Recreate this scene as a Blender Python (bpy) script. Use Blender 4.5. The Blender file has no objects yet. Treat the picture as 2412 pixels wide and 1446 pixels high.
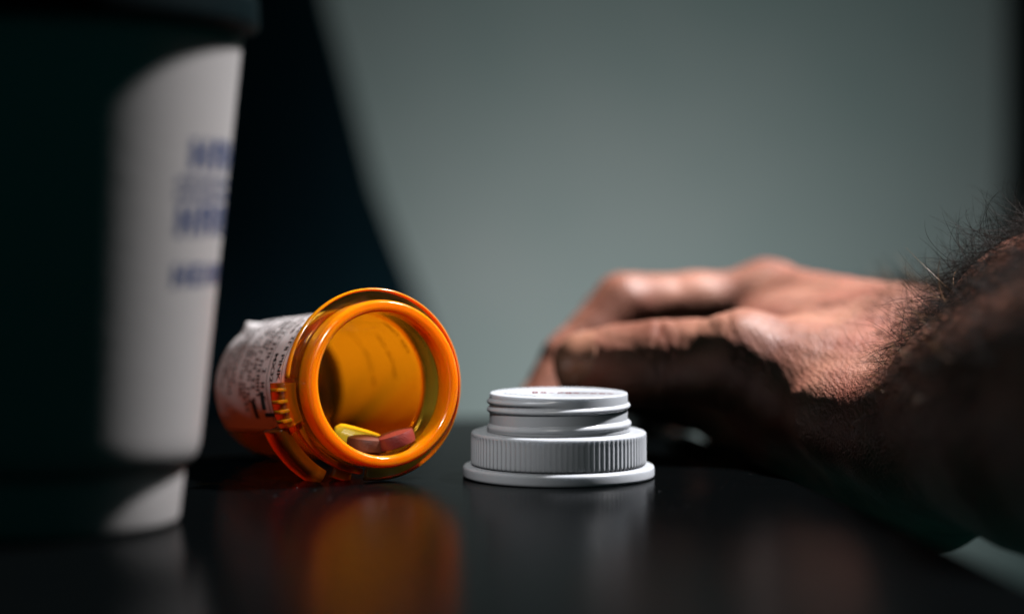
import bpy, bmesh, math, random
import numpy as np
from mathutils import Vector, Matrix

random.seed(7); np.random.seed(7)
S = bpy.context.scene
COL = S.collection
MM = 0.001
R = math.radians

# ------------------------------------------------------------------ camera
F = 5026.0                     # focal length in photo pixels (photo 2412 wide)
EYE = 59.5                     # mm above the table
PITCH = math.atan(198.0 / F)
cd = bpy.data.cameras.new("camera"); cam = bpy.data.objects.new("camera", cd); COL.objects.link(cam)
cam.location = (0, -0.5, EYE * MM)
cam.rotation_euler = (R(90) - PITCH, 0, 0)
cd.sensor_width = 36.0; cd.lens = F / 2412 * 36.0
cd.clip_start = 0.01; cd.clip_end = 20
cd.dof.use_dof = True; cd.dof.focus_distance = 0.490; cd.dof.aperture_fstop = 3.9
S.camera = cam

# ------------------------------------------------------------------ world, render
w = bpy.data.worlds.new("World"); S.world = w; w.use_nodes = True
bg = w.node_tree.nodes["Background"]
bg.inputs[0].default_value = (0.05, 0.62, 0.60, 1); bg.inputs[1].default_value = 0.036
S.render.engine = 'CYCLES'
S.view_settings.view_transform = 'Standard'; S.view_settings.look = 'None'
S.view_settings.exposure = 0; S.view_settings.gamma = 1
S.cycles.use_denoising = True
S.cycles.max_bounces = 14; S.cycles.diffuse_bounces = 0; S.cycles.transmission_bounces = 12; S.cycles.transparent_max_bounces = 16
S.cycles.caustics_refractive = True; S.cycles.caustics_reflective = False
S.cycles.sample_clamp_indirect = 4.0; S.cycles.blur_glossy = 0.6

# ------------------------------------------------------------------ lamps
def spot(name, loc, target, power, color, angle, blend, radius):
    l = bpy.data.lights.new(name, 'SPOT'); l.energy = power; l.color = color
    l.spot_size = R(angle); l.spot_blend = blend; l.shadow_soft_size = radius
    o = bpy.data.objects.new(name, l); COL.objects.link(o)
    o.location = Vector(loc) * MM
    o.rotation_euler = (Vector(target) - Vector(loc)).to_track_quat('-Z', 'Y').to_euler()
    return o
spot("table_lamp_light", (430, 128, 720), (10, 10, 10), 102, (1.0, 0.965, 0.965), 56, 0.6, 0.030)
spot("soft_fill_light", (-20, -131, 119), (-37, 3, 15), 1.02, (1.0, 0.95, 0.92), 45, 1.0, 0.008)  # added fill without a source in the scene, brightens label and cap front
spot("wall_lamp_light", (45, 310, -70), (50, 550, 8), 1.35, (0.93, 1.0, 0.985), 120, 1.0, 0.05)

# ------------------------------------------------------------------ helpers
def W(px, py, d):
    """photo pixel + depth in mm from the camera -> place in mm (origin on the table under the cap)"""
    u = (px - 1206) / F; v = -(py - 723) / F
    c, s = math.cos(PITCH), math.sin(PITCH)
    dy = c + v * s; dz = -s + v * c
    k = d / dy
    return np.array([u * k, d - 500.0, EYE + dz * k])

def mesh_obj(name, verts, faces, mat=None, parent=None, smooth=True, scale=MM):
    me = bpy.data.meshes.new(name)
    me.from_pydata([tuple(float(c) * scale for c in v) for v in verts], [], faces)
    bm = bmesh.new(); bm.from_mesh(me); bmesh.ops.recalc_face_normals(bm, faces=bm.faces); bm.to_mesh(me); bm.free()
    if smooth:
        me.polygons.foreach_set("use_smooth", [True] * len(me.polygons))
    me.update()
    o = bpy.data.objects.new(name, me); COL.objects.link(o)
    if mat: me.materials.append(mat)
    if parent: o.parent = parent
    return o

def empty(name, loc=(0, 0, 0)):
    o = bpy.data.objects.new(name, None); COL.objects.link(o); o.location = Vector(loc) * MM
    o.empty_display_size = 0.01
    return o

def tag(o, label=None, cat=None, group=None, kind=None):
    if label: o["label"] = label
    if cat: o["category"] = cat
    if group: o["group"] = group
    if kind: o["kind"] = kind
    return o

def sharp(o, deg=35):
    m = o.modifiers.new("edge", 'EDGE_SPLIT'); m.split_angle = R(deg); return o

def lathe(prof, seg=96, a0=0.0, a1=360.0, rfun=None, closed=True):
    """prof: list of (r, z). Returns verts, faces. Angle 0 = +x, 90 = +y."""
    full = abs((a1 - a0) - 360) < 1e-6
    n = seg if full else seg + 1
    P = len(prof); V = []; Fc = []
    for i in range(n):
        a = R(a0 + (a1 - a0) * i / seg)
        for j, (r, z) in enumerate(prof):
            rr = rfun(r, z, a, j) if rfun else r
            V.append((rr * math.cos(a), rr * math.sin(a), z))
    for i in range(seg):
        i2 = (i + 1) % n
        for j in range(P if closed else P - 1):
            j2 = (j + 1) % P
            Fc.append((i * P + j, i2 * P + j, i2 * P + j2, i * P + j2))
    if not full and closed:
        Fc.append(tuple(range(P))); Fc.append(tuple((n - 1) * P + j for j in reversed(range(P))))
    return V, Fc

def rounded(pts, r=0.4, n=4):
    """round the corners of a closed 2-D loop"""
    out = []; N = len(pts)
    for i in range(N):
        p = Vector(pts[i]); a = Vector(pts[i - 1]); b = Vector(pts[(i + 1) % N])
        rr = min(r, (a - p).length * 0.45, (b - p).length * 0.45)
        p0 = p + (a - p).normalized() * rr; p1 = p + (b - p).normalized() * rr
        for k in range(n + 1):
            t = k / n
            q = p0 * (1 - t) ** 2 + p * 2 * t * (1 - t) + p1 * t * t
            out.append((q.x, q.y))
    return out

# ------------------------------------------------------------------ materials
def mat(name):
    m = bpy.data.materials.new(name); m.use_nodes = True
    nt = m.node_tree; return m, nt, nt.nodes["Principled BSDF"], nt.nodes["Material Output"]

def N(nt, t, **kw):
    n = nt.nodes.new(t)
    for k, v in kw.items(): setattr(n, k, v)
    return n

def plastic(name, col, rough=0.35, spec=0.5, sss=0.0, bump=0.0, bscale=400):
    m, nt, b, o = mat(name)
    b.inputs["Base Color"].default_value = (*col, 1); b.inputs["Roughness"].default_value = rough
    b.inputs["Specular IOR Level"].default_value = spec
    if sss:
        b.inputs["Subsurface Weight"].default_value = sss
        b.inputs["Subsurface Radius"].default_value = (1, 1, 1); b.inputs["Subsurface Scale"].default_value = 0.0025
    tc = N(nt, "ShaderNodeTexCoord"); nz = N(nt, "ShaderNodeTexNoise")
    nz.inputs["Scale"].default_value = bscale; nz.inputs["Detail"].default_value = 6
    nt.links.new(tc.outputs["Object"], nz.inputs["Vector"])
    mr = N(nt, "ShaderNodeMapRange")
    mr.inputs[3].default_value = rough * 0.8; mr.inputs[4].default_value = rough * 1.25
    nt.links.new(nz.outputs["Fac"], mr.inputs[0]); nt.links.new(mr.outputs[0], b.inputs["Roughness"])
    if bump:
        bp = N(nt, "ShaderNodeBump"); bp.inputs["Strength"].default_value = bump; bp.inputs["Distance"].default_value = 0.0003
        nt.links.new(nz.outputs["Fac"], bp.inputs["Height"]); nt.links.new(bp.outputs[0], b.inputs["Normal"])
    return m

M_white = plastic("white_plastic", (0.405, 0.432, 0.468), 0.30, 0.45, sss=0.35, bump=0.04, bscale=500)
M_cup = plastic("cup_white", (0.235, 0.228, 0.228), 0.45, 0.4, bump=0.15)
M_dark = plastic("dark_plastic", (0.001, 0.004, 0.005), 0.5, 0.03)
M_blue = plastic("blue_ink", (0.008, 0.022, 0.075), 0.5)
M_red = plastic("red_ink", (0.11, 0.006, 0.010), 0.5)
M_grey = plastic("grey_ink", (0.09, 0.09, 0.10), 0.5)
M_ink = plastic("black_ink", (0.015, 0.014, 0.014), 0.6)
M_cloth = plastic("black_cloth", (0.005, 0.018, 0.026), 0.9, 0.05, bump=0.5, bscale=900)
M_frame = plastic("curtain_cloth", (0.010, 0.014, 0.014), 0.6, 0.3)
M_yellow = plastic("yellow_tablet_coat", (0.62, 0.42, 0.02), 0.4, bump=0.2, bscale=2500)
M_brown = plastic("brown_tablet_coat", (0.09, 0.02, 0.008), 0.45, bump=0.3, bscale=2500)
M_redpill = plastic("red_tablet_coat", (0.15, 0.016, 0.011), 0.42, bump=0.3, bscale=2500)

def wall_material():
    m, nt, b, o = mat("wall_paint")
    tc = N(nt, "ShaderNodeTexCoord"); nz = N(nt, "ShaderNodeTexNoise"); nz.inputs["Scale"].default_value = 9; nz.inputs["Detail"].default_value = 5
    cr = N(nt, "ShaderNodeValToRGB")
    cr.color_ramp.elements[0].color = (0.33, 0.42, 0.41, 1); cr.color_ramp.elements[1].color = (0.55, 0.55, 0.55, 1)
    nt.links.new(tc.outputs["Object"], nz.inputs["Vector"]); nt.links.new(nz.outputs["Fac"], cr.inputs[0]); nt.links.new(cr.outputs[0], b.inputs["Base Color"])
    b.inputs["Roughness"].default_value = 0.8
    n2 = N(nt, "ShaderNodeTexNoise"); n2.inputs["Scale"].default_value = 300
    bp = N(nt, "ShaderNodeBump"); bp.inputs["Strength"].default_value = 0.2; bp.inputs["Distance"].default_value = 0.001
    nt.links.new(tc.outputs["Object"], n2.inputs["Vector"]); nt.links.new(n2.outputs["Fac"], bp.inputs["Height"]); nt.links.new(bp.outputs[0], b.inputs["Normal"])
    return m
M_wall = wall_material()

def table_material(name, col, r0, r1, sheen=0.66):
    m, nt, b, o = mat(name); nt.nodes.remove(b)
    b = N(nt, "ShaderNodeBsdfDiffuse"); g = N(nt, "ShaderNodeBsdfGlossy"); g.inputs["Color"].default_value = (sheen, sheen, sheen, 1); g.distribution = 'BECKMANN'
    fr = N(nt, "ShaderNodeFresnel"); fr.inputs["IOR"].default_value = 1.11
    ms = N(nt, "ShaderNodeMixShader"); nt.links.new(fr.outputs[0], ms.inputs[0]); nt.links.new(b.outputs[0], ms.inputs[1]); nt.links.new(g.outputs[0], ms.inputs[2])
    nt.links.new(ms.outputs[0], o.inputs[0])
    tc = N(nt, "ShaderNodeTexCoord"); mp = N(nt, "ShaderNodeMapping"); mp.inputs["Scale"].default_value = (6, 40, 40)
    nz = N(nt, "ShaderNodeTexNoise"); nz.inputs["Scale"].default_value = 8; nz.inputs["Detail"].default_value = 8
    nt.links.new(tc.outputs["Object"], mp.inputs[0]); nt.links.new(mp.outputs[0], nz.inputs["Vector"])
    mr = N(nt, "ShaderNodeMapRange"); mr.inputs[3].default_value = r0; mr.inputs[4].default_value = r1
    nt.links.new(nz.outputs["Fac"], mr.inputs[0]); nt.links.new(mr.outputs[0], g.inputs["Roughness"])
    cr = N(nt, "ShaderNodeValToRGB")
    cr.color_ramp.elements[0].color = (col[0] * .6, col[1] * .6, col[2] * .6, 1); cr.color_ramp.elements[1].color = (*col, 1)
    nt.links.new(nz.outputs["Fac"], cr.inputs[0]); nt.links.new(cr.outputs[0], b.inputs["Color"])
    # sparse dust specks
    vo = N(nt, "ShaderNodeTexNoise"); vo.inputs["Scale"].default_value = 900; vo.inputs["Detail"].default_value = 2
    nt.links.new(tc.outputs["Object"], vo.inputs["Vector"])
    bp = N(nt, "ShaderNodeBump"); bp.inputs["Strength"].default_value = 0.05; bp.inputs["Distance"].default_value = 0.0002
    nt.links.new(vo.outputs["Fac"], bp.inputs["Height"]); nt.links.new(bp.outputs[0], b.inputs["Normal"]); nt.links.new(bp.outputs[0], g.inputs["Normal"])
    return m
M_table = table_material("black_table_lacquer", (0.0015, 0.002, 0.0022), 0.13, 0.32, 0.54)

def amber(name, see, scatter, rough, glass, k, sss=0.0):
    """amber plastic: part clear, part milky. glass=True refracts, else a thin clear sheet"""
    m, nt, b, o = mat(name); nt.nodes.remove(b)
    L = nt.links.new
    if glass:
        clear = N(nt, "ShaderNodeBsdfRefraction"); clear.inputs["Color"].default_value = (*see, 1)
        clear.inputs["Roughness"].default_value = rough; clear.inputs["IOR"].default_value = 1.45
    else:
        clear = N(nt, "ShaderNodeBsdfTransparent"); clear.inputs["Color"].default_value = (*see, 1)
    tr = N(nt, "ShaderNodeBsdfTranslucent"); tr.inputs["Color"].default_value = (*scatter, 1)
    df = N(nt, "ShaderNodeBsdfDiffuse"); df.inputs["Color"].default_value = (*scatter, 1)
    mx = N(nt, "ShaderNodeMixShader"); mx.inputs[0].default_value = 0.35
    L(tr.outputs[0], mx.inputs[1]); L(df.outputs[0], mx.inputs[2])
    if sss:                # thick milky rim: light wanders through it
        sc = N(nt, "ShaderNodeSubsurfaceScattering"); sc.inputs["Color"].default_value = (*scatter, 1)
        sc.inputs["Scale"].default_value = sss; sc.inputs["Radius"].default_value = (1.0, 0.30, 0.05)
        m2 = N(nt, "ShaderNodeMixShader"); m2.inputs[0].default_value = 0.72
        L(mx.outputs[0], m2.inputs[1]); L(sc.outputs[0], m2.inputs[2]); mx = m2
    tc = N(nt, "ShaderNodeTexCoord"); nz = N(nt, "ShaderNodeTexNoise"); nz.inputs["Scale"].default_value = 60; nz.inputs["Detail"].default_value = 5
    L(tc.outputs["Object"], nz.inputs["Vector"])
    mr = N(nt, "ShaderNodeMapRange")
    mr.inputs[3].default_value = k * 0.8; mr.inputs[4].default_value = k * 1.2
    L(nz.outputs["Fac"], mr.inputs[0])
    body = N(nt, "ShaderNodeMixShader"); L(mr.outputs[0], body.inputs[0]); L(clear.outputs[0], body.inputs[1]); L(mx.outputs[0], body.inputs[2])
    gl = N(nt, "ShaderNodeBsdfGlossy"); gl.inputs["Roughness"].default_value = 0.12; gl.inputs["Color"].default_value = (1, 1, 1, 1)
    n2 = N(nt, "ShaderNodeTexNoise"); n2.inputs["Scale"].default_value = 420; n2.inputs["Detail"].default_value = 7
    r2 = N(nt, "ShaderNodeMapRange"); r2.inputs[1].default_value = 0.35; r2.inputs[2].default_value = 0.7; r2.inputs[3].default_value = 0.05; r2.inputs[4].default_value = 0.27
    L(tc.outputs["Object"], n2.inputs["Vector"]); L(n2.outputs["Fac"], r2.inputs[0]); L(r2.outputs[0], gl.inputs["Roughness"])
    b2 = N(nt, "ShaderNodeBump"); b2.inputs["Strength"].default_value = 0.08; b2.inputs["Distance"].default_value = 0.0003
    L(n2.outputs["Fac"], b2.inputs["Height"]); L(b2.outputs[0], gl.inputs["Normal"])
    fr = N(nt, "ShaderNodeFresnel"); fr.inputs["IOR"].default_value = 1.45
    if not glass:          # a thin sheet reflects alike from both sides
        ge = N(nt, "ShaderNodeNewGeometry"); ir = N(nt, "ShaderNodeMapRange")
        ir.inputs[3].default_value = 1.45; ir.inputs[4].default_value = 1 / 1.45
        L(ge.outputs["Backfacing"], ir.inputs[0]); L(ir.outputs[0], fr.inputs["IOR"])
    out = N(nt, "ShaderNodeMixShader"); L(fr.outputs[0], out.inputs[0]); L(body.outputs[0], out.inputs[1]); L(gl.outputs[0], out.inputs[2])
    L(out.outputs[0], o.inputs[0])
    return m
M_amber_thin = amber("amber_plastic_wall", (1.0, 0.56, 0.06), (1.0, 0.32, 0.01), 0.1, False, 0.05)
M_amber_clear = amber("amber_plastic_plate", (1.0, 0.74, 0.22), (1.0, 0.40, 0.01), 0.1, False, 0.022)
M_amber = amber("amber_plastic_rim", (1.0, 0.50, 0.04), (1.0, 0.215, 0.002), 0.10, True, 0.74, 0.0035)
M_amber_tab = amber("amber_plastic_tab", (1.0, 0.50, 0.05), (0.85, 0.24, 0.004), 0.30, True, 0.30)
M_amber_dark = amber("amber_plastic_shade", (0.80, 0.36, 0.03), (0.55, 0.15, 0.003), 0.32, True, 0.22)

def paper():
    m, nt, b, o = mat("label_paper"); L = nt.links.new; nt.nodes.remove(b)
    df = N(nt, "ShaderNodeBsdfDiffuse"); df.inputs["Color"].default_value = (0.64, 0.62, 0.625, 1)
    tr = N(nt, "ShaderNodeBsdfTranslucent"); tr.inputs["Color"].default_value = (0.92, 0.90, 0.87, 1)
    tc = N(nt, "ShaderNodeTexCoord"); nz = N(nt, "ShaderNodeTexNoise"); nz.inputs["Scale"].default_value = 900; nz.inputs["Detail"].default_value = 6
    bp = N(nt, "ShaderNodeBump"); bp.inputs["Strength"].default_value = 0.2; bp.inputs["Distance"].default_value = 0.0002
    L(tc.outputs["Object"], nz.inputs["Vector"]); L(nz.outputs["Fac"], bp.inputs["Height"])
    L(bp.outputs[0], df.inputs["Normal"])
    mx = N(nt, "ShaderNodeMixShader"); mx.inputs[0].default_value = 0.28
    L(df.outputs[0], mx.inputs[1]); L(tr.outputs[0], mx.inputs[2]); L(mx.outputs[0], o.inputs[0])
    return m
M_paper = paper()

def skin():
    m, nt, b, o = mat("skin"); L = nt.links.new
    tc = N(nt, "ShaderNodeTexCoord")
    n1 = N(nt, "ShaderNodeTexNoise"); n1.inputs["Scale"].default_value = 70; n1.inputs["Detail"].default_value = 6
    L(tc.outputs["Object"], n1.inputs["Vector"])
    cr = N(nt, "ShaderNodeValToRGB"); e = cr.color_ramp.elements
    e[0].position = 0.3; e[0].color = (0.17, 0.058, 0.036, 1); e[1].position = 0.72; e[1].color = (0.36, 0.166, 0.110, 1)
    L(n1.outputs["Fac"], cr.inputs[0])
    n0 = N(nt, "ShaderNodeTexNoise"); n0.inputs["Scale"].default_value = 38; n0.inputs["Detail"].default_value = 4
    L(tc.outputs["Object"], n0.inputs["Vector"])
    m0 = N(nt, "ShaderNodeMapRange"); m0.inputs[1].default_value = 0.45; m0.inputs[2].default_value = 0.68; m0.inputs[4].default_value = 0.35
    L(n0.outputs["Fac"], m0.inputs[0])
    mx = N(nt, "ShaderNodeMix", data_type='RGBA'); L(m0.outputs[0], mx.inputs[0]); L(cr.outputs[0], mx.inputs[6]); mx.inputs[7].default_value = (0.34, 0.085, 0.06, 1)
    L(mx.outputs[2], b.inputs["Base Color"])
    b.inputs["Subsurface Weight"].default_value = 0.12; b.inputs["Subsurface Radius"].default_value = (1.0, 0.35, 0.2)
    b.inputs["Subsurface Scale"].default_value = 0.0010
    b.inputs["Roughness"].default_value = 0.50; b.inputs["Specular IOR Level"].default_value = 0.42
    # skin relief: fine cells stretched across the limb
    mp = N(nt, "ShaderNodeMapping"); mp.inputs["Rotation"].default_value = (0, R(24), 0); mp.inputs["Scale"].default_value = (1.7, 0.9, 0.55)
    L(tc.outputs["Object"], mp.inputs[0])
    nd = N(nt, "ShaderNodeTexNoise"); nd.inputs["Scale"].default_value = 250; nd.inputs["Detail"].default_value = 3
    L(mp.outputs[0], nd.inputs["Vector"])
    ad = N(nt, "ShaderNodeVectorMath", operation='MULTIPLY_ADD'); ad.inputs[1].default_value = (0.0011,) * 3
    L(nd.outputs["Color"], ad.inputs[0]); L(mp.outputs[0], ad.inputs[2])
    vo = N(nt, "ShaderNodeTexVoronoi", feature='DISTANCE_TO_EDGE'); vo.inputs["Scale"].default_value = 1200
    L(ad.outputs[0], vo.inputs["Vector"])
    st = N(nt, "ShaderNodeMapRange"); st.inputs[1].default_value = 0.0; st.inputs[2].default_value = 0.28
    L(vo.outputs["Distance"], st.inputs[0])
    mw = N(nt, "ShaderNodeMapping"); mw.inputs["Rotation"].default_value = (0, R(30), 0); L(tc.outputs["Object"], mw.inputs[0])
    wv = N(nt, "ShaderNodeTexWave"); wv.inputs["Scale"].default_value = 230; wv.inputs["Distortion"].default_value = 7; wv.inputs["Detail"].default_value = 3
    wv.inputs["Detail Scale"].default_value = 1.6
    L(mw.outputs[0], wv.inputs["Vector"])
    wa = N(nt, "ShaderNodeMath", operation='MULTIPLY_ADD'); wa.inputs[1].default_value = 0.75
    L(wv.outputs["Fac"], wa.inputs[0]); L(st.outputs[0], wa.inputs[2]); st = wa
    n3 = N(nt, "ShaderNodeTexNoise"); n3.inputs["Scale"].default_value = 1800; n3.inputs["Detail"].default_value = 3
    L(tc.outputs["Object"], n3.inputs["Vector"])
    sm = N(nt, "ShaderNodeMath", operation='MULTIPLY_ADD'); sm.inputs[1].default_value = 0.35
    L(n3.outputs["Fac"], sm.inputs[0]); L(st.outputs[0], sm.inputs[2])
    # relief is strong on wrist and back of the hand, weak on the thumb
    sx = N(nt, "ShaderNodeSeparateXYZ"); L(tc.outputs["Object"], sx.inputs[0])
    rg = N(nt, "ShaderNodeMapRange"); rg.inputs[1].default_value = 0.048; rg.inputs[2].default_value = 0.075
    rg.inputs[3].default_value = 0.15; rg.inputs[4].default_value = 0.44
    L(sx.outputs[0], rg.inputs[0])
    bp = N(nt, "ShaderNodeBump"); bp.inputs["Distance"].default_value = 0.00035
    L(rg.outputs[0], bp.inputs["Strength"])
    L(sm.outputs[0], bp.inputs["Height"]); L(bp.outputs[0], b.inputs["Normal"])
    return m
M_skin = skin()
M_nail = plastic("nail", (0.33, 0.155, 0.10), 0.30, 0.5, sss=0.2)
def hair_mat():
    m, nt, b, o = mat("hair")
    b.inputs["Base Color"].default_value = (0.008, 0.0045, 0.0028, 1); b.inputs["Roughness"].default_value = 0.5
    b.inputs["Specular IOR Level"].default_value = 0.05
    return m
M_hair = hair_mat()
M_hair_glint = plastic("glint_hair", (0.26, 0.14, 0.06), 0.4, 0.25)  # golden glints on dark hair, put into a lighter strand colour

# ------------------------------------------------------------------ wall
def box(x0, x1, y0, y1, z0, z1):
    v = [(x, y, z) for x in (x0, x1) for y in (y0, y1) for z in (z0, z1)]
    f = [(0, 1, 3, 2), (4, 6, 7, 5), (0, 4, 5, 1), (2, 3, 7, 6), (0, 2, 6, 4), (1, 5, 7, 3)]
    return v, f
v, f = box(-1100, 900, 550, 600, -750, 1300)
tag(mesh_obj("wall", v, f, M_wall, smooth=False), kind="structure")

# dark curtain hanging at the right edge of the view
jx = W(2368, 300, 1000)[0]
front = [(jx + 150 * t, 512 + 13 * math.sin(t * 34 + 0.6) * min(1, t * 12 + 0.35)) for t in np.linspace(0, 1, 90)]
prof = front + [(x, y + 2.5) for x, y in reversed(front)]
V = [(x + (4 * math.sin(z * 0.01) if z < 400 else 0), y, z) for z in (-46, 100, 250, 600, 1300) for x, y in prof]; n = len(prof)
Fc = [(l * n + i, l * n + (i + 1) % n, (l + 1) * n + (i + 1) % n, (l + 1) * n + i) for l in range(4) for i in range(n)]
for l in (0, 4):
    Fc += [(l * n + i, l * n + i + 1, l * n + n - 2 - i, l * n + n - 1 - i) for i in range(89)]
o = mesh_obj("curtain", V, Fc, M_frame, smooth=True)
tag(o, "dark curtain edge hanging blurred at the right side of the grey wall", "curtain")

# ------------------------------------------------------------------ table
def table():
    root = tag(empty("table", (-100, 0, -25)), "glossy black table top under the bottle, cap and hand", "table")
    p_far = np.array([46.8, 166.0]); e = np.array([34.9, -252.7]); e /= np.linalg.norm(e)   # right edge runs towards the camera
    pl = np.array([e[1], -e[0]])                                                             # to the left
    if pl[0] > 0: pl = -pl
    r = 7.0
    A = p_far; B = p_far + e * 640; Cc = B + pl * 700; D = A + pl * 700
    # top slab, rounded right and far edges
    prof = [(0, 0)] + [] 
    # inner rectangle (flat top) then bullnose strips
    def strip(P, Q, out):                       # bullnose along P-Q, bulging to `out`
        V = []; Fc = []; K = 10
        for pt in (P, Q):
            for k in range(K + 1):
                a = math.pi * k / K
                V.append((pt[0] + out[0] * (r * math.sin(a) * 1.0), pt[1] + out[1] * (r * math.sin(a)), -9 + 9 * math.cos(a)))
        for k in range(K): Fc.append((k, k + 1, K + 2 + k, K + 1 + k))
        Fc.append(tuple(range(K + 1))); Fc.append(tuple(range(K + 1, 2 * K + 2)))
        Fc.append((0, K + 1, 2 * K + 1, K))
        return V, Fc
    out_r = -pl; out_f = -e
    a = A + pl * r - 0 * e; b_ = B + pl * r
    a = a + e * r; d = D + e * r
    V = [(*a, 0), (*b_, 0), (*Cc, 0), (*d, 0), (*a, -18), (*b_, -18), (*Cc, -18), (*d, -18)]
    Fc = [(0, 1, 2, 3), (7, 6, 5, 4), (0, 4, 5, 1), (1, 5, 6, 2), (2, 6, 7, 3), (3, 7, 4, 0)]
    def sub(V): return [(x + 100, y, z + 25) for x, y, z in V]
    mesh_obj("table_top", sub(V), Fc, M_table, root, smooth=False)
    v1, f1 = strip(a + out_r * 0.02, b_ + out_r * 0.02, out_r)
    sharp(mesh_obj("edge_band", sub(v1), f1, M_table, root), 60)
    v2, f2 = strip(a + out_f * 0.02, d + out_f * 0.02, out_f)
    sharp(mesh_obj("edge_band", sub(v2), f2, M_table, root), 60)
table()

# ------------------------------------------------------------------ bottle cap
def cap():
    cx, cy = W(1315.5, 1122, 500)[:2]
    root = tag(empty("bottle_cap", (cx, cy, 0)), "white ribbed plastic bottle cap standing thread side up beside the orange bottle", "bottle cap")
    # flange
    prof = rounded([(0.01, 0.05), (22.3, 0.05), (22.55, 0.5), (22.5, 2.75), (20.2, 2.85), (0.01, 2.85)], 0.7, 5)
    mesh_obj("flange", *lathe(prof, 160), M_white, root)
    # grip ring with 100 ribs
    ribs = 100
    loop = rounded([(14.0, 2.9), (20.65, 2.9), (20.6, 10.75), (14.0, 10.75)], 0.85, 6)
    zs = [p for p in loop]
    # extra rows so that the ribs fade at the top
    prof = []
    for i, p in enumerate(loop):
        prof.append(p)
    def rf(r, z, a, j):
        if r < 20.0 or z > 10.2: return r
        k = min(1.0, max(0.0, (10.2 - z) / 0.9))
        return r - 0.26 * k * (0.5 - 0.5 * math.cos(ribs * a)) ** 0.8
    # densify the outer wall
    dens = []
    for i in range(len(prof)):
        p, q = prof[i], prof[(i + 1) % len(prof)]
        dens.append(p)
        if abs(p[0] - q[0]) < 0.2 and p[0] > 20 and abs(q[1] - p[1]) > 1:
            for k in range(1, 8): dens.append((p[0] + (q[0] - p[0]) * k / 8, p[1] + (q[1] - p[1]) * k / 8))
    mesh_obj("grip_ring", *lathe(dens, ribs * 10, rfun=rf), M_white, root)
    # threaded neck: rows along z so that the helical bead is real relief
    z0, z1 = 10.8, 19.75
    rows = [z0 + (z1 - 0.35 - z0) * i / 70 for i in range(71)]
    prof = [(0.01, z0)] + [(16.22, z) for z in rows] + [(16.15, z1 - 0.15), (15.95, z1), (15.5, z1 + 0.02), (14.9, z1 - 0.12), (0.01, z1 - 0.12)]
    def bead(x, wd): return max(0.0, 1 - (x / wd) ** 2) ** 0.75 if abs(x) < wd else 0.0
    def rf2(r, z, a, j):
        if r < 16.2 - 1e-6 or j > 71: return r
        add = 0.0
        th = math.degrees(a)                    # 0 right, 90 back, 180 left, 270 front
        # main thread climbs 1.9 mm per turn: back-left start, ends at the front centre
        for t in (th - 360, th, th + 360):
            if -230 < t < 275:
                zc = 16.8 + 1.9 * t / 360.0
                e = min(1, (t + 230) / 40, (275 - t) / 30)
                add = max(add, 0.62 * e * bead(z - zc, 0.72))
        # lower shoulder bead, climbing a little from the left front to the right
        t = (th + 180) % 360 - 180              # -180..180, right = 0
        zc = 12.05 + 0.5 * math.cos(R(t))
        add = max(add, (0.75 + 0.12 * math.cos(R(t))) * bead(z - zc, 1.0))
        if z < 11.7: add = max(add, 0.55)
        return r + add
    mesh_obj("threaded_neck", *lathe(prof, 360, rfun=rf2), M_white, root)
    # red script and a small grey moulded mark on the top
    zt = z1 - 0.10
    def ribbon(pts, wd):
        V = []; Fc = []
        for i, p in enumerate(pts):
            q = np.array(pts[min(i + 1, len(pts) - 1)]) - np.array(pts[max(i - 1, 0)])
            q = q / (np.linalg.norm(q) + 1e-9); nrm = np.array([-q[1], q[0]]) * wd
            V += [(p[0] + nrm[0], p[1] + nrm[1], zt), (p[0] - nrm[0], p[1] - nrm[1], zt)]
            if i: Fc.append((2 * i - 2, 2 * i - 1, 2 * i + 1, 2 * i))
        return V, Fc
    pts = []
    for i in range(400):
        t = i / 399
        amp = 2.8 * (1 - t) ** 1.2 + 0.9
        pts.append((-6.5 + 19.3 * t + 0.9 * math.sin(t * 62), 2.2 - 5.0 * t + amp * math.cos(t * 62) * (0.6 + 0.4 * math.sin(t * 17))))
    mesh_obj("red_script", *ribbon(pts, 0.28), M_red, root)
    pts = [(-13.0 + 7.5 * t, -1.2 - 7.6 * t + 0.8 * math.sin(t * 40) * (1 - t)) for t in np.linspace(0, 1, 60)]
    mesh_obj("grey_mark", *ribbon(pts, 0.2), M_grey, root)
cap()

# ------------------------------------------------------------------ pill bottle
ALPHA = R(29.7); TAU = R(5.0)
AX = np.array([-math.sin(ALPHA) * math.cos(TAU), math.cos(ALPHA) * math.cos(TAU), -math.sin(TAU)])
RT = np.array([math.cos(ALPHA), math.sin(ALPHA), 0.0])
UP = np.cross(RT, AX)
FC = W(884, 906, 492); FC[2] = 22.3
BM = Matrix(((-RT[0], UP[0], AX[0], FC[0] * MM), (-RT[1], UP[1], AX[1], FC[1] * MM), (-RT[2], UP[2], AX[2], FC[2] * MM), (0, 0, 0, 1)))
def bcyl(r, th, s):            # bottle coordinates: th seen from the mouth, 0 right, 90 up, 180 left
    return (-r * math.cos(R(th)), r * math.sin(R(th)), s)
def btlw(r, th, s):            # the same in world mm
    return FC + RT * r * math.cos(R(th)) + UP * r * math.sin(R(th)) + AX * s
def blathe(prof, seg, t0, t1):
    V, Fc = lathe(prof, seg, t0, t1)
    return [(-x, y, z) for x, y, z in V], Fc

def body_r(s):
    return 18.0 - 0.7 * (s - 10) / 47.0

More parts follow.
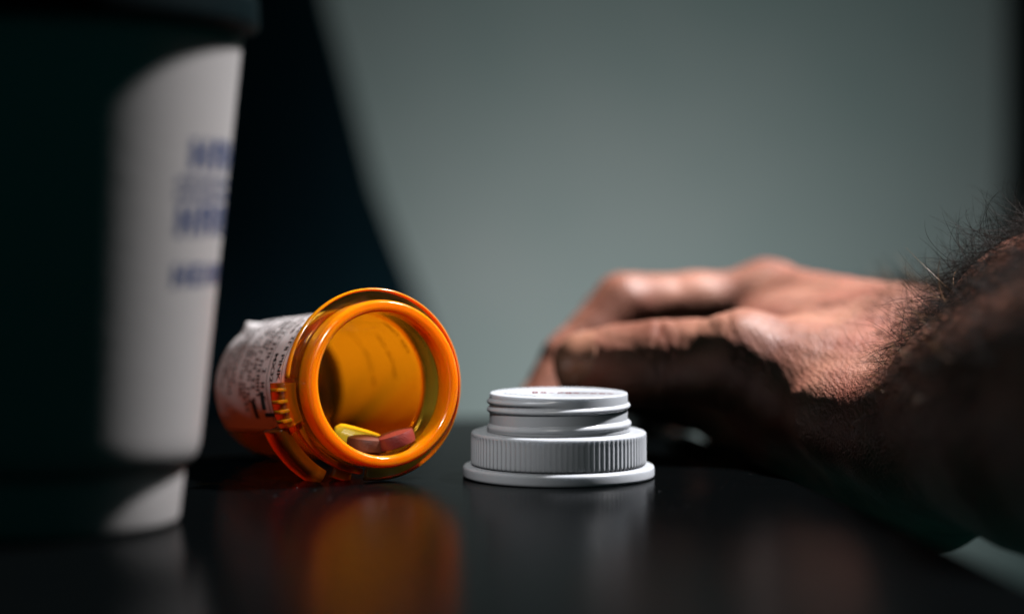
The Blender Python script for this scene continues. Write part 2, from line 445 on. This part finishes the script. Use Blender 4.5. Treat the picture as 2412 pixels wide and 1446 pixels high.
def pill_bottle():
    root = empty("pill_bottle"); root.matrix_world = BM
    tag(root, "open amber pill bottle lying on its side with pills near its mouth", "pill bottle")
    # thin walled body with closed base
    prof = [(18.05, 9.62)] + [(body_r(s), s) for s in np.linspace(10.5, 56, 12)] + [(17.0, 57.2), (16.2, 57.8), (13.5, 57.8), (12.8, 57.2), (0.02, 56.9),
            (0.02, 55.8), (15.0, 55.8), (15.9, 55.2)] + [(body_r(s) - 1.15, s) for s in np.linspace(54, 10.5, 12)] + [(16.85, 9.62)]
    mesh_obj("vial_body", *blathe(prof, 128, 0, 360), M_amber_thin, root)
    prof = [(19.2, 0.55), (19.2, 7.8), (19.0, 8.8), (18.3, 9.58), (16.85, 9.58), (16.6, 0.55)]
    sharp(mesh_obj("neck", *blathe(prof, 128, 0, 360), M_amber_clear, root), 50)
    # thick neck ring with rolled lip
    prof = rounded([(16.5, 0.5), (16.5, -4.5), (17.1, -5.4), (18.7, -5.4), (19.25, -4.6), (19.25, 0.5)], 0.6, 5)
    mesh_obj("lip", *blathe(prof, 160, 0, 360), M_amber, root)
    # flange, open between the tab and the foot
    prof = rounded([(19.3, -0.5), (21.8, -0.55), (22.1, -0.2), (22.1, 0.9), (21.8, 1.2), (19.3, 1.0)], 0.3, 3)
    fl = mesh_obj("flange", *blathe(prof, 130, -99, 174), M_amber_clear, root)
    prof = [(21.92 + 0.38 * math.cos(R(q)), 0.35 + 0.95 * math.sin(R(q))) for q in range(0, 360, 30)]
    mesh_obj("flange_rim", *blathe(prof, 130, -99.3, 174.3), M_amber, fl)
    # low step in the gap
    prof = rounded([(19.5, 2.6), (20.9, 2.6), (20.9, 4.8), (19.5, 5.2)], 0.3, 3)
    mesh_obj("collar_step", *blathe(prof, 40, 200, 262), M_amber_tab, root)
    # lug with two ridges, bridging neck and tab
    prof = rounded([(19.5, 0.6), (22.6, 0.2), (23.6, 1.2), (23.8, 6.0), (22.8, 8.0), (19.5, 8.2)], 0.8, 4)
    lug = mesh_obj("lug", *blathe(prof, 20, 177, 203), M_amber_tab, root)
    for t in (181, 187.5, 193, 198.5):
        p2 = rounded([(22.5, -0.6), (24.4, 0.4), (24.6, 4.2), (22.5, 4.2)], 0.4, 3)
        mesh_obj("ridge", *blathe(p2, 4, t - 0.9, t + 0.9), M_amber, lug)
    # finger tab: curved bar standing off the neck
    prof = rounded([(22.6, 2.8), (25.0, 2.4), (25.8, 3.6), (25.9, 10.4), (25.2, 11.8), (22.6, 11.4)], 0.7, 4)
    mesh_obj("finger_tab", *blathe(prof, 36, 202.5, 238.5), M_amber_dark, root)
    prof = rounded([(19.4, 5.4), (22.9, 5.6), (22.9, 7.6), (19.4, 7.8)], 0.4, 3)
    for t0, t1 in ((204, 209), (246, 258)):
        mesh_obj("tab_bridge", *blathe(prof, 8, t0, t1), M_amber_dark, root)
    # paper label, wrapped from the lower left over the top to the lower right
    S0, S1 = 11.0, 55.0
    V = []; Fc = []; nt_, ns = 150, 24
    for i in range(nt_ + 1):
        th = 213 - (213 + 62) * i / nt_
        for j in range(ns + 1):
            s = S0 + (S1 - S0) * j / ns
            lift = 0.12 + 0.05 * math.sin(th * 0.21 + s * 0.4)
            # the far top corner curls away from the plastic
            d = math.hypot((th - 116) / 11.0, (s - 55) / 5.0)
            if d < 1: lift += 1.7 * (1 - d) ** 1.5
            V.append(bcyl(body_r(s) + lift, th, s))
    for i in range(nt_):
        for j in range(ns):
            a = i * (ns + 1) + j
            Fc.append((a, a + 1, a + ns + 2, a + ns + 1))
    lab = mesh_obj("label", V, Fc, M_paper, root)
    lab["label"] = "white paper label with black print"
    # printing
    PV = []; PF = []
    def put(poly_v, poly_f, th0, s0):
        o = len(PV)
        for (u, vv) in poly_v:
            s = s0 - vv
            r = body_r(s) + 0.12 + 0.05 * math.sin((th0 + math.degrees(u / 18.0)) * 0.21 + s * 0.4) + 0.07
            PV.append(bcyl(r, th0 + math.degrees(u / 18.0), s))
        for fc in poly_f: PF.append(tuple(o + i for i in fc))
    def text(body, size, th0, s0):
        cu = bpy.data.curves.new("t", 'FONT'); cu.body = body; cu.size = size; cu.offset = 0.02 * size; cu.resolution_u = 2
        ob = bpy.data.objects.new("t", cu); COL.objects.link(ob)
        dg = bpy.context.evaluated_depsgraph_get(); me = ob.evaluated_get(dg).to_mesh()
        put([(q.co.x, q.co.y) for q in me.vertices], [tuple(p.vertices) for p in me.polygons], th0, s0)
        wd = max((q.co.x for q in me.vertices), default=0)
        ob.evaluated_get(dg).to_mesh_clear(); bpy.data.objects.remove(ob); bpy.data.curves.remove(cu)
        return wd
    def rect(u0, u1, v0, v1, th0, s0, n=1):
        n = max(1, int(abs(u1 - u0) / 1.2))
        vs = []; fs = []
        for i in range(n + 1):
            u = u0 + (u1 - u0) * i / n; vs += [(u, v0), (u, v1)]
            if i: fs.append((2 * i - 2, 2 * i, 2 * i + 1, 2 * i - 1))
        put(vs, fs, th0, s0)
    rng = random.Random(3)
    def scribble(th0, th1, s0, h):
        u = 0; U = math.radians(th1 - th0) * 18.0
        while u < U:
            if rng.random() < 0.16: u += h * 0.7; continue
            wd = h * rng.uniform(0.45, 0.7); st = h * 0.17
            kind = rng.randrange(5)
            if kind != 1: rect(u, u + st, 0, h, th0, s0)
            if kind in (0, 2): rect(u + wd - st, u + wd, 0, h, th0, s0)
            if kind in (1, 2, 4): rect(u + (st if kind != 1 else 0), u + wd, h - st, h, th0, s0)
            if kind in (0, 3): rect(u + st, u + wd - (st if kind == 0 else 0), h * 0.45, h * 0.45 + st, th0, s0)
            if kind in (1, 3): rect(u + (st if kind == 3 else 0), u + wd, 0, st, th0, s0)
            if kind == 1: rect(u + wd * 0.4, u + wd * 0.4 + st, st, h - st, th0, s0)
            u += wd + h * 0.2
    scribble(108, 151, 15.6, 2.1); text("PINK", 2.9, 154, 15.6)
    scribble(106, 143, 19.7, 2.0); text("MX32", 2.9, 152.5, 19.7)
    def ring(s0, t0, t1, wd): rect(0, math.radians(t1 - t0) * 18, 0, wd, t0, s0)
    ring(12.8, 95, 176, 0.22); ring(21.6, 92, 205, 0.3)
    for s0, t0, t1, h in ((25.0, 100, 186, 2.3), (28.2, 96, 190, 2.2), (31.2, 98, 194, 2.2), (34.0, 104, 188, 1.9), (36.6, 108, 196, 1.9), (39.0, 112, 182, 1.8),
                          (44.0, 102, 176, 1.9), (46.6, 100, 184, 1.9), (49.0, 104, 172, 1.8), (51.4, 118, 180, 1.6),
                          (16.0, 24, 62, 1.7), (26, 5, 40, 1.5), (38, 0, 56, 1.6)):
        scribble(t0, t1, s0, h)
    for s0, t0, t1 in ((23.9, 182, 196), (30.0, 188, 203)):
        ring(s0 + 2, t0, t1, 2.2)
    rect(0, 1.0, -8.5, 0, 198.5, 17.0)
    pr = mesh_obj("print", PV, PF, M_ink, lab, smooth=False)
    return root
pill_bottle()

# ------------------------------------------------------------------ tablets in the mouth of the bottle
def frame(center, normal, spin=0.0):
    z = Vector(normal).normalized(); x = Vector((1, 0, 0)) - z * z.x
    x.normalize(); y = z.cross(x)
    m = Matrix((x, y, z)).transposed() @ Matrix.Rotation(R(spin), 3, 'Z')
    m = m.to_4x4(); m.translation = Vector(center) * MM
    return m
def tablet(name, center, normal, r, h, dome, m, label):
    prof = []
    for k in range(9):
        t = k / 8; prof.append((max(0.01, r * t), h / 2 + dome * (1 - t * t)))
    lower = [(a, -b) for a, b in reversed(prof)]
    loop = prof + [(r + 0.12, h * 0.3), (r + 0.12, -h * 0.3)] + lower
    o = mesh_obj(name, *lathe(loop, 64), m); sharp(o, 40)
    o.matrix_world = frame(center, normal)
    return tag(o, label, "tablet", "tablets inside the pill bottle")
tablet("red_tablet", btlw(13.7, -72, 0.5) + np.array([0.2, 0, 0.0]), (-0.30, -0.06, 1.0), 4.8, 2.8, 0.6, M_redpill,
       "round red tablet lying at the right, nearest the bottle's lip")
tablet("brown_tablet", btlw(13.9, -96, 3.2) + np.array([0.2, 0, 0.0]), (0.10, 0.02, 1.0), 4.6, 2.7, 0.9, M_brown,
       "round brown tablet in front of the yellow one, left of the red one")
def caplet(name, center, normal, spin, L_, Wd, H, m, label):
    ring0 = []
    for sx, sy in ((-1, -0.45), (-0.8, -0.8), (-0.35, -1), (0.35, -1), (0.8, -0.8), (1, -0.45), (1, 0.45), (0.8, 0.8), (0.35, 1), (-0.35, 1), (-0.8, 0.8), (-1, 0.45)):
        ring0.append((sx * L_ / 2, sy * Wd / 2))
    V = []; Fc = []; n = 12
    lev = [(-H / 2, 0.72), (-H * 0.22, 1.0), (H * 0.22, 1.0), (H / 2, 0.72)]
    for z, k in lev: V += [(x * (1 - (1 - k) * 0.6), y * k, z) for x, y in ring0]
    for l in range(3):
        for i in range(n): Fc.append((l * n + i, l * n + (i + 1) % n, (l + 1) * n + (i + 1) % n, (l + 1) * n + i))
    Fc += [tuple(range(n)), tuple(range(3 * n, 4 * n))]
    o = mesh_obj(name, V, Fc, m, smooth=False)
    o.matrix_world = frame(center, normal, spin)
    bv = o.modifiers.new("bevel", 'BEVEL'); bv.width = 0.0004; bv.segments = 3
    return tag(o, label, "tablet", "tablets inside the pill bottle")
caplet("yellow_tablet", btlw(12.7, -93, 8.5), (0.34, -0.10, 1.0), 10, 12.5, 6.8, 4.4, M_yellow,
       "faceted yellow tablet lying behind the brown and red tablets")

# ------------------------------------------------------------------ white cup at the left
def cup():
    cx, cy = -93.4, -78.0
    root = tag(empty("white_cup", (cx, cy, 0)), "tall white cup with blue print and dark lid, blurred at the left", "cup")
    def cr(z): return 31.4 + (z - 17) * 8.6 / 79.0
    prof = [(0.02, 11.7), (27.0, 11.7), (29.4, 12.1), (30.6, 13.6)] + [(cr(z), z) for z in np.linspace(16, 97, 28)] + [(cr(97) - 1.6, 97), (29, 17), (0.02, 16)]
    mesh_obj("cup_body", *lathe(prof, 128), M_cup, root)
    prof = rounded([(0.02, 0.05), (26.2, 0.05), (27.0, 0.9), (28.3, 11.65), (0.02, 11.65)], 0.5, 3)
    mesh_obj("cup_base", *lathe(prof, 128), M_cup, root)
    prof = rounded([(0.02, 97.1), (42.6, 97.1), (43.4, 98.2), (43.2, 103.5), (42.0, 105), (39, 106), (38, 111), (0.02, 111)], 0.8, 4)
    mesh_obj("cup_lid", *lathe(prof, 128), M_dark, root)
    # blue lettering, out of focus: strokes wrapped on the cone (azimuth 0 faces the camera, 90 right)
    PV = []; PF = []
    def put(b0, b1, z0, z1):
        k = max(1, int(abs(b1 - b0) / 3)); o = len(PV)
        for i in range(k + 1):
            b = R(b0 + (b1 - b0) * i / k)
            for z in (z0, z1):
                r = cr(z) + 0.08; PV.append((r * math.sin(b), -r * math.cos(b), z))
            if i: PF.append((o + 2 * i - 2, o + 2 * i, o + 2 * i + 1, o + 2 * i - 1))
    def glyphs(b0, b1, z0, z1, gw, seed):
        rng = random.Random(seed); b = b0; h = z1 - z0
        while b < b1:
            st = gw * 0.30
            put(b, b + st, z0, z1)
            k = rng.randrange(3)
            if k != 1: put(b + gw * 0.62, b + gw * 0.92, z0, z1)
            if k != 0: put(b + st, b + gw * 0.9, z1 - h * 0.24, z1)
            put(b + st, b + gw * 0.8, z0 + h * 0.38, z0 + h * 0.62)
            if k == 1: put(b + st, b + gw * 0.9, z0, z0 + h * 0.24)
            b += gw * 1.15
    glyphs(61, 118, 69.4, 75.4, 11, 1)
    glyphs(56, 118, 63.9, 65.6, 5, 2); glyphs(56, 118, 66.6, 68.0, 4.5, 5)
    glyphs(57, 118, 57.0, 63.0, 10, 3)
    glyphs(57, 112, 47.4, 51.6, 8, 4)
    mesh_obj("blue_print", PV, PF, M_blue, root, smooth=False)
cup()

# ------------------------------------------------------------------ black cloth bag hanging on the wall, far behind
def bag():
    d = 955.0; k = d / F
    edge = [(680, -420), (738, -150), (776, 28), (808, 138), (850, 304), (886, 443), (932, 564), (977, 675), (1004, 747), (1024, 800), (1036, 850), (1030, 920), (995, 985), (940, 1015)]
    cxp = 430.0
    cx = (cxp - 1206) * k
    zc = [(EYE - (y - 525) * k) for _, y in edge]; rr = [(x - cxp) * k for x, _ in edge]
    root = tag(empty("black_bag", (cx, d - 500, min(zc))), "soft black bag with sloping side, hanging blurred between white cup and wall", "bag")
    V = []; Fc = []; seg = 120
    for z, r in zip(zc, rr):
        for i in range(seg):
            a = 2 * math.pi * i / seg
            fold = 1 + 0.018 * math.sin(9 * a + z * 0.02) + 0.012 * math.sin(17 * a + 1.3)
            fold = 1 + (fold - 1) * abs(math.sin(a))
            V.append((r * math.cos(a) * fold, 0.40 * r * math.sin(a) * fold, z - min(zc)))
    for j in range(len(zc) - 1):
        for i in range(seg):
            Fc.append((j * seg + i, j * seg + (i + 1) % seg, (j + 1) * seg + (i + 1) % seg, (j + 1) * seg + i))
    Fc.append(tuple(range(seg))); Fc.append(tuple((len(zc) - 1) * seg + i for i in range(seg)))
    o = mesh_obj("bag_cloth", V, Fc, M_cloth, root)
    # strap up to a peg on the wall
    top = zc[0] - min(zc)
    V = []; Fc = []
    for i in range(13):
        t = i / 12; y = 0 + 90 * t; z = top - 3 + 60 * math.sin(t * math.pi / 2)
        for dx, dz in ((-9, 0), (9, 0), (9, 2), (-9, 2)): V.append((dx, y, z + dz))
        if i: 
            b = 4 * i
            for q in range(4): Fc.append((b - 4 + q, b - 4 + (q + 1) % 4, b + (q + 1) % 4, b + q))
    Fc += [(0, 1, 2, 3), (48, 49, 50, 51)]
    mesh_obj("strap", V, Fc, M_cloth, root)
bag()

# ------------------------------------------------------------------ the hand: one implicit surface, meshed
def cone(p, a, b, ra, rb):
    ab = (b - a).astype(np.float32); L2 = float(ab @ ab)
    pa = p - a.astype(np.float32)
    t = np.clip((pa @ ab) / L2, 0, 1)
    q = pa - t[:, None] * ab
    return np.sqrt((q * q).sum(1)) - (ra + (rb - ra) * t)
def smin(a, b, k):
    h = np.clip(0.5 + 0.5 * (b - a) / k, 0, 1)
    return b + (a - b) * h - k * h * (1 - h)
def J(px, py, d, r): return (W(px, py, d), r)

idx = [J(1812, 716, 600, 9.6), J(1640, 716, 600, 8.6), J(1470, 722, 598, 8.9), J(1340, 848, 590, 7.4), J(1264, 968, 583, 6.5)]
mid = [J(1795, 735, 622, 9.6), J(1440, 755, 625, 8.9), J(1348, 880, 615, 7.7), J(1292, 955, 610, 6.8)]
rng_ = [J(1832, 748, 642, 9.0), J(1500, 785, 650, 8.3), J(1412, 895, 640, 7.3), J(1372, 945, 630, 6.6)]
lit = [J(1882, 775, 660, 8.5), J(1620, 825, 672, 7.5), J(1552, 905, 662, 6.8), J(1522, 935, 655, 6.2)]
thm = [J(1750, 850, 535, 10.6), J(1640, 853, 541, 9.6), J(1560, 855, 545, 10.0), J(1470, 860, 549, 9.4), J(1382, 862, 552, 8.6)]
wrist = {2: J(2150, 800, 548, 13), 3: J(2170, 800, 562, 13), 4: J(2190, 815, 572, 12), 5: J(2210, 840, 582, 12)}
arm_rad = [J(2060, 930, 524, 12.5), J(2140, 955, 514, 15.0), J(2330, 985, 484, 20), J(2490, 985, 450, 27), J(2830, 960, 390, 36)]
arm_uln = [J(2180, 866, 545, 15.5), J(2345, 885, 508, 20), J(2500, 840, 484, 27.5), J(2830, 780, 440, 36)]
arm_low = [J(1470, 888, 615, 11.5), J(1620, 903, 605, 11.5), J(1760, 956, 585, 12.5), J(1830, 1012, 575, 14), J(1960, 1062, 552, 17), J(2150, 1095, 524, 21), J(2330, 985, 474, 22), J(2520, 985, 434, 28)]
arm_edge = [J(1830, 935, 534, 8.0), J(1990, 985, 507, 10.0), J(2120, 1025, 489, 11.0), J(2190, 1050, 484, 11.0)]

def sdf(p, detail=False):
    p = p.astype(np.float32)
    d = None
    def add(x, k):
        nonlocal d
        d = x if d is None else smin(d, x, k)
    # forearm
    for ch in (arm_rad, arm_uln):
        for (a, ra), (b, rb) in zip(ch[:-1], ch[1:]): add(cone(p, a, b, ra, rb), 7.0)
    for (a, ra), (b, rb) in zip(arm_low[:-1], arm_low[1:]): add(cone(p, a, b, ra, rb), 8.0)
    for (a, ra), (b, rb) in zip(arm_edge[:-1], arm_edge[1:]): add(cone(p, a, b, ra, rb), 9.0)
    add(cone(p, W(1890, 868, 542), W(2140, 900, 528), 12.5, 14.5), 9.0)
    add(cone(p, W(1930, 925, 526), W(2150, 980, 506), 9.5, 12.0), 9.0)
    # metacarpals
    for f_, k_ in ((idx, 2), (mid, 3), (rng_, 4), (lit, 5)):
        (a, ra), (b, rb) = f_[0], wrist[k_]
        add(cone(p, a, b, ra, rb), 9.0)
    # thumb metacarpal, thenar pad, palm filling, web
    add(cone(p, thm[0][0], arm_rad[0][0], thm[0][1], 13.0), 8.0)
    add(cone(p, W(1800, 915, 548), W(2090, 985, 522), 12, 18), 10.0)
    add(cone(p, W(1850, 850, 590), W(2150, 930, 555), 13, 17), 10.0)
    add(cone(p, W(1880, 880, 630), W(2150, 930, 575), 12, 16), 10.0)
    add(cone(p, W(1765, 820, 560), W(1800, 770, 590), 6.0, 7.0), 10.0)
    # fingers
    for f_ in (idx, mid, rng_, lit):
        dd = None
        for (a, ra), (b, rb) in zip(f_[:-1], f_[1:]):
            c = cone(p, a, b, ra, rb); dd = c if dd is None else smin(dd, c, 2.5)
        add(dd, 4.0)
    # thumb: wide side towards the viewer, so two chains one above the other
    dd = None
    for off, kr in ((1.4, 0.90), (-1.4, 0.90)):
        o = np.array([0, 0, off])
        for i, ((a, ra), (b, rb)) in enumerate(zip(thm[:-1], thm[1:])):
            c = cone(p, a + o, b + o, ra * kr, rb * kr); dd = c if dd is None else smin(dd, c, 4.0)
    add(dd, 5.0)
    # knuckle of the index finger and thumb, tendon ridges on the back
    add(np.linalg.norm(p - W(1800, 690, 600).astype(np.float32), axis=1) - 7.2, 7.0)
    add(np.linalg.norm(p - W(1745, 815, 533).astype(np.float32), axis=1) - 6.9, 7.0)
    add(cone(p, W(1840, 786, 568), W(2120, 835, 538), 10, 13), 11.0)
    add(cone(p, W(1815, 668, 600), W(2120, 745, 548), 2.6, 2.2), 8.0)
    add(cone(p, W(1880, 735, 563), W(2090, 745, 545), 1.5, 1.3), 3.0)
    add(cone(p, W(1800, 770, 548), W(1960, 812, 545), 1.2, 1.3), 4.0)
    add(cone(p, W(1780, 792, 537), W(2080, 872, 524), 2.4, 2.6), 7.0)
    d = np.maximum(d, p[:, 0] - 136.0)
    if detail:
        x, y, z = p[:, 0], p[:, 1], p[:, 2]
        d = d + 0.10 * np.sin(x * 0.55 + 1.7 * np.sin(z * 0.21)) * np.sin(z * 0.6 + y * 0.35) + 0.05 * np.sin(x * 1.3 + z * 0.9) * np.sin(y * 1.1 - z * 0.7)
        # creases across the thumb joint and its base
        for (px, dpt, amp) in ((1540, 0.30, 1), (1562, 0.38, 1), (1585, 0.30, 1), (1690, 0.28, 1), (1712, 0.35, 1), (1668, 0.22, 1)):
            xc = W(px, 850, 544)[0]
            g = np.exp(-((x - xc + 0.9 * np.sin(z * 0.5 + px)) / 0.55) ** 2) * np.exp(-((y - 40) / 18.0) ** 2)
            d = d + dpt * g
        # pale bumps on the thumb
        for (px, py) in ((1457, 816), (1474, 820), (1448, 842), (1517, 840), (1530, 815)):
            c0 = W(px, py, 541).astype(np.float32)
            rr = np.sqrt((x - c0[0]) ** 2 + (z - c0[2]) ** 2)
            d = d - 0.32 * np.exp(-(rr / 0.65) ** 2) * (y < c0[1] + 7)
    return d

def surface_nets(lo, hi, h):
    n = [int((hi[i] - lo[i]) / h) + 1 for i in range(3)]
    ax = [lo[i] + h * np.arange(n[i], dtype=np.float32) for i in range(3)]
    D = np.empty(n, np.float32)
    for i in range(0, n[0], 16):
        g = np.stack(np.meshgrid(ax[0][i:i + 16], ax[1], ax[2], indexing='ij'), -1).reshape(-1, 3)
        D[i:i + 16] = sdf(g).reshape(-1, n[1], n[2])
    ins = D < 0
    cnt = np.zeros([m - 1 for m in n], np.float32); pos = np.zeros([m - 1 for m in n] + [3], np.float32)
    sl = lambda o: tuple(slice(o[k], n[k] - 1 + o[k]) for k in range(3))
    corners = [(a, b, c) for a in (0, 1) for b in (0, 1) for c in (0, 1)]
    for c0 in corners:
        for k in range(3):
            if c0[k]: continue
            c1 = list(c0); c1[k] = 1; c1 = tuple(c1)
            A, B = D[sl(c0)], D[sl(c1)]
            m = (A < 0) != (B < 0)
            t = np.where(m, A / np.where(m, A - B, 1), 0)
            cnt += m
            for q in range(3):
                pos[..., q] += m * (c0[q] + (t if q == k else 0))
    act = cnt > 0
    idm = -np.ones(act.shape, np.int64); idm[act] = np.arange(act.sum())
    ii = np.argwhere(act)
    V = (ii + pos[act] / cnt[act][:, None]) * h + np.array(lo)
    quads = []
    for k in range(3):
        u, v = [q for q in range(3) if q != k]
        A = ins; 
        s0 = [slice(1, -1)] * 3; s0[k] = slice(0, n[k] - 1); s1 = list(s0); s1[k] = slice(1, n[k])
        e = np.argwhere(ins[tuple(s0)] != ins[tuple(s1)])
        off = np.array([1, 1, 1]); off[k] = 0
        e = e + off
        def cid(du, dv):
            q = e.copy(); q[:, u] -= du; q[:, v] -= dv
            return idm[q[:, 0], q[:, 1], q[:, 2]]
        quads.append(np.stack([cid(1, 1), cid(0, 1), cid(0, 0), cid(1, 0)], 1))
    return V, np.concatenate(quads)

def grad(p, e=0.15, detail=False):
    g = np.zeros_like(p)
    for k in range(3):
        o = np.zeros(3); o[k] = e
        g[:, k] = sdf(p + o, detail) - sdf(p - o, detail)
    return g / (np.linalg.norm(g, axis=1)[:, None] + 1e-9)

def project(p, detail=True, it=3):
    for _ in range(it):
        d = sdf(p, detail); p = p - grad(p, 0.15, detail) * d[:, None] * 0.9
    return p

def build_hand():
    lo = (-2, -128, -52); hi = (142, 190, 72)
    V, Q = surface_nets(lo, hi, 1.8)
    me = bpy.data.meshes.new("tmp"); me.from_pydata(V.tolist(), [], Q.tolist())
    bm = bmesh.new(); bm.from_mesh(me)
    bmesh.ops.recalc_face_normals(bm, faces=bm.faces)
    bmesh.ops.subdivide_edges(bm, edges=bm.edges, cuts=1, use_grid_fill=True)
    bm.verts.ensure_lookup_table()
    P = np.array([v.co[:] for v in bm.verts])
    faces = [[v.index for v in f.verts] for f in bm.faces]
    bm.free(); bpy.data.meshes.remove(me)
    inside = (P[:, 0] < hi[0] - 2.5)
    P[inside] = project(P[inside])
    return P, faces
P, HF = build_hand()
hand = mesh_obj("person", P, HF, M_skin)
tag(hand, "person's bare hairy forearm and hand resting palm down on the black table", "person")

# nails: patches that follow the finger surface
def nail(name, base, tip, facing, length, width, back=0.0, label=None):
    ax = (tip - base); ax = ax / np.linalg.norm(ax)
    fc = facing - ax * (facing @ ax); fc = fc / np.linalg.norm(fc)
    sd = np.cross(ax, fc)
    V = []; nu, nv = 16, 14
    for i in range(nu + 1):
        u = i / nu
        for j in range(nv + 1):
            v = j / nv * 2 - 1
            # rounded outline at both ends
            wl = width / 2 * (1 - 0.22 * (1 - u) ** 4) * (1 - 0.10 * u ** 6)
            ul = length * u - (0.12 * length * v * v if u > 0.5 else -0.14 * length * v * v * (1 - 2 * u))
            V.append(tip + ax * (ul - length + back) + sd * v * wl + fc * 14.0)
    V = np.array(V)
    for _ in range(40):                      # march inwards to the skin
        V = V - fc[None, :] * np.clip(sdf(V), -1, 4)[:, None] * 0.6
    uu = np.repeat(np.arange(nu + 1) / nu, nv + 1)
    vv = np.tile(np.linspace(-1, 1, nv + 1), nu + 1)
    V = V + fc[None, :] * ((0.06 + 0.30 * np.clip(uu * 1.5, 0, 1)) * (1 - 1.5 * np.abs(vv) ** 5))[:, None]
    Fc = [(i * (nv + 1) + j, i * (nv + 1) + j + 1, (i + 1) * (nv + 1) + j + 1, (i + 1) * (nv + 1) + j) for i in range(nu) for j in range(nv)]
    o = mesh_obj(name, V, Fc, M_nail, hand)
    sm = o.modifiers.new("thick", 'SOLIDIFY'); sm.thickness = 0.0005; sm.offset = -1
    return o
nail("thumbnail", thm[3][0], thm[4][0], np.array([-0.30, -0.80, 0.45]), 12.5, 15.5, back=7.4)
for f_ in (idx, mid, rng_, lit):
    a, b = f_[-2][0], f_[-1][0]
    nail("fingernail", a, b, np.array([-0.8, 0.0, 0.6]), 9.5, 9.5, back=4.5)

# arm hair: curly strands rooted in the skin
def hair():
    Nn = grad(P)
    w_ = np.zeros(len(P))
    px = 1206 + P[:, 0] * F / (P[:, 1] + 500)
    up = Nn[:, 2]; fr = -Nn[:, 1]
    w_ = np.clip((px - 2020) / 180.0, 0, 1) ** 1.5 * np.clip(up + 0.02, 0, 1.2)
    w_ += 0.06 * ((px > 1850) & (up > 0.25)) + 0.6 * ((px > 2070) & (up > 0.1))
    w_[(px > 2560)] = 0
    w_[Nn[:, 1] > 0.75] *= 0.3; w_[(Nn[:, 1] < -0.45) & (px > 2230)] *= 0.12
    w_ /= w_.sum()
    cnt = 4000
    roots = np.random.choice(len(P), cnt, p=w_)
    axis = arm_rad[1][0] - arm_rad[3][0]; axis /= np.linalg.norm(axis)      # towards the hand
    V = []; Fc = []; MI = []; K = 12
    rg = np.random.RandomState(11)
    for ri in roots:
        p = P[ri] + Nn[ri] * -0.1; n = Nn[ri]
        t = min(1.0, max(0.0, (px[ri] - 1950) / 330.0))
        Lh = rg.uniform(3.0, 6.0) + t * rg.uniform(4, 16)
        sidev = np.cross(n, axis)
        dirv = n * rg.uniform(0.15, 0.6) + axis * rg.uniform(0.3, 1.0) + sidev * rg.normal(0, 0.55) + rg.normal(0, 0.12, 3)
        dirv /= np.linalg.norm(dirv)
        curl_ax = rg.normal(0, 1, 3) + sidev * 1.8 * (1 if rg.rand() < 0.75 else -1); curl_ax /= np.linalg.norm(curl_ax)
        bend = rg.uniform(0.6, 3.4) * (0.4 + 0.6 * t) / K
        rad = rg.uniform(0.048, 0.085) * (0.65 + 0.35 * t)
        base = len(V); q = p.copy(); glint = 1 if rg.rand() < 0.10 and px[ri] < 2260 else 0
        MI += [glint] * (3 * K)
        for k in range(K + 1):
            c, s = math.cos(bend), math.sin(bend)
            if k:
                dirv = dirv * c + np.cross(curl_ax, dirv) * s + curl_ax * (curl_ax @ dirv) * (1 - c)
                q = q + dirv * Lh / K
            a = np.cross(dirv, curl_ax); a /= (np.linalg.norm(a) + 1e-9); b = np.cross(dirv, a)
            rr = rad * (1 - 0.8 * (k / K) ** 2)
            for m in range(3):
                an = 2.0944 * m
                V.append(q + (a * math.cos(an) + b * math.sin(an)) * rr)
            if k:
                for m in range(3):
                    Fc.append((base + 3 * k - 3 + m, base + 3 * k - 3 + (m + 1) % 3, base + 3 * k + (m + 1) % 3, base + 3 * k + m))
    me = bpy.data.meshes.new("arm_hair")
    me.from_pydata((np.array(V) * MM).tolist(), [], Fc)
    me.polygons.foreach_set("use_smooth", [True] * len(me.polygons)); me.materials.append(M_hair); me.materials.append(M_hair_glint)
    me.polygons.foreach_set("material_index", MI)
    o = bpy.data.objects.new("arm_hair", me); COL.objects.link(o); o.parent = hand
    o["kind"] = "stuff"
hair()

# ------------------------------------------------------------------ dust specks lying on the table
def dust():
    rg = random.Random(21); V = []; Fc = []
    for i in range(170):
        x = rg.uniform(-75, 60); y = rg.uniform(-150, 40); r = rg.choice((0.04, 0.05, 0.06, 0.09, 0.12))
        if (x - 11) ** 2 + y * y < 24 ** 2: continue
        b = len(V); a = rg.uniform(0, 6)
        for k in range(3): V.append((x + r * math.cos(a + 2.09 * k), y + r * rg.uniform(0.6, 1.6) * math.sin(a + 2.09 * k), 0.004))
        V.append((x, y, r * 1.2)); Fc += [(b, b + 1, b + 2), (b, b + 1, b + 3), (b + 1, b + 2, b + 3), (b + 2, b, b + 3)]
    o = mesh_obj("dust", V, Fc, M_grey, smooth=False)
    tag(o, "fine pale dust specks scattered over the black table", "dust", kind="stuff")
dust()
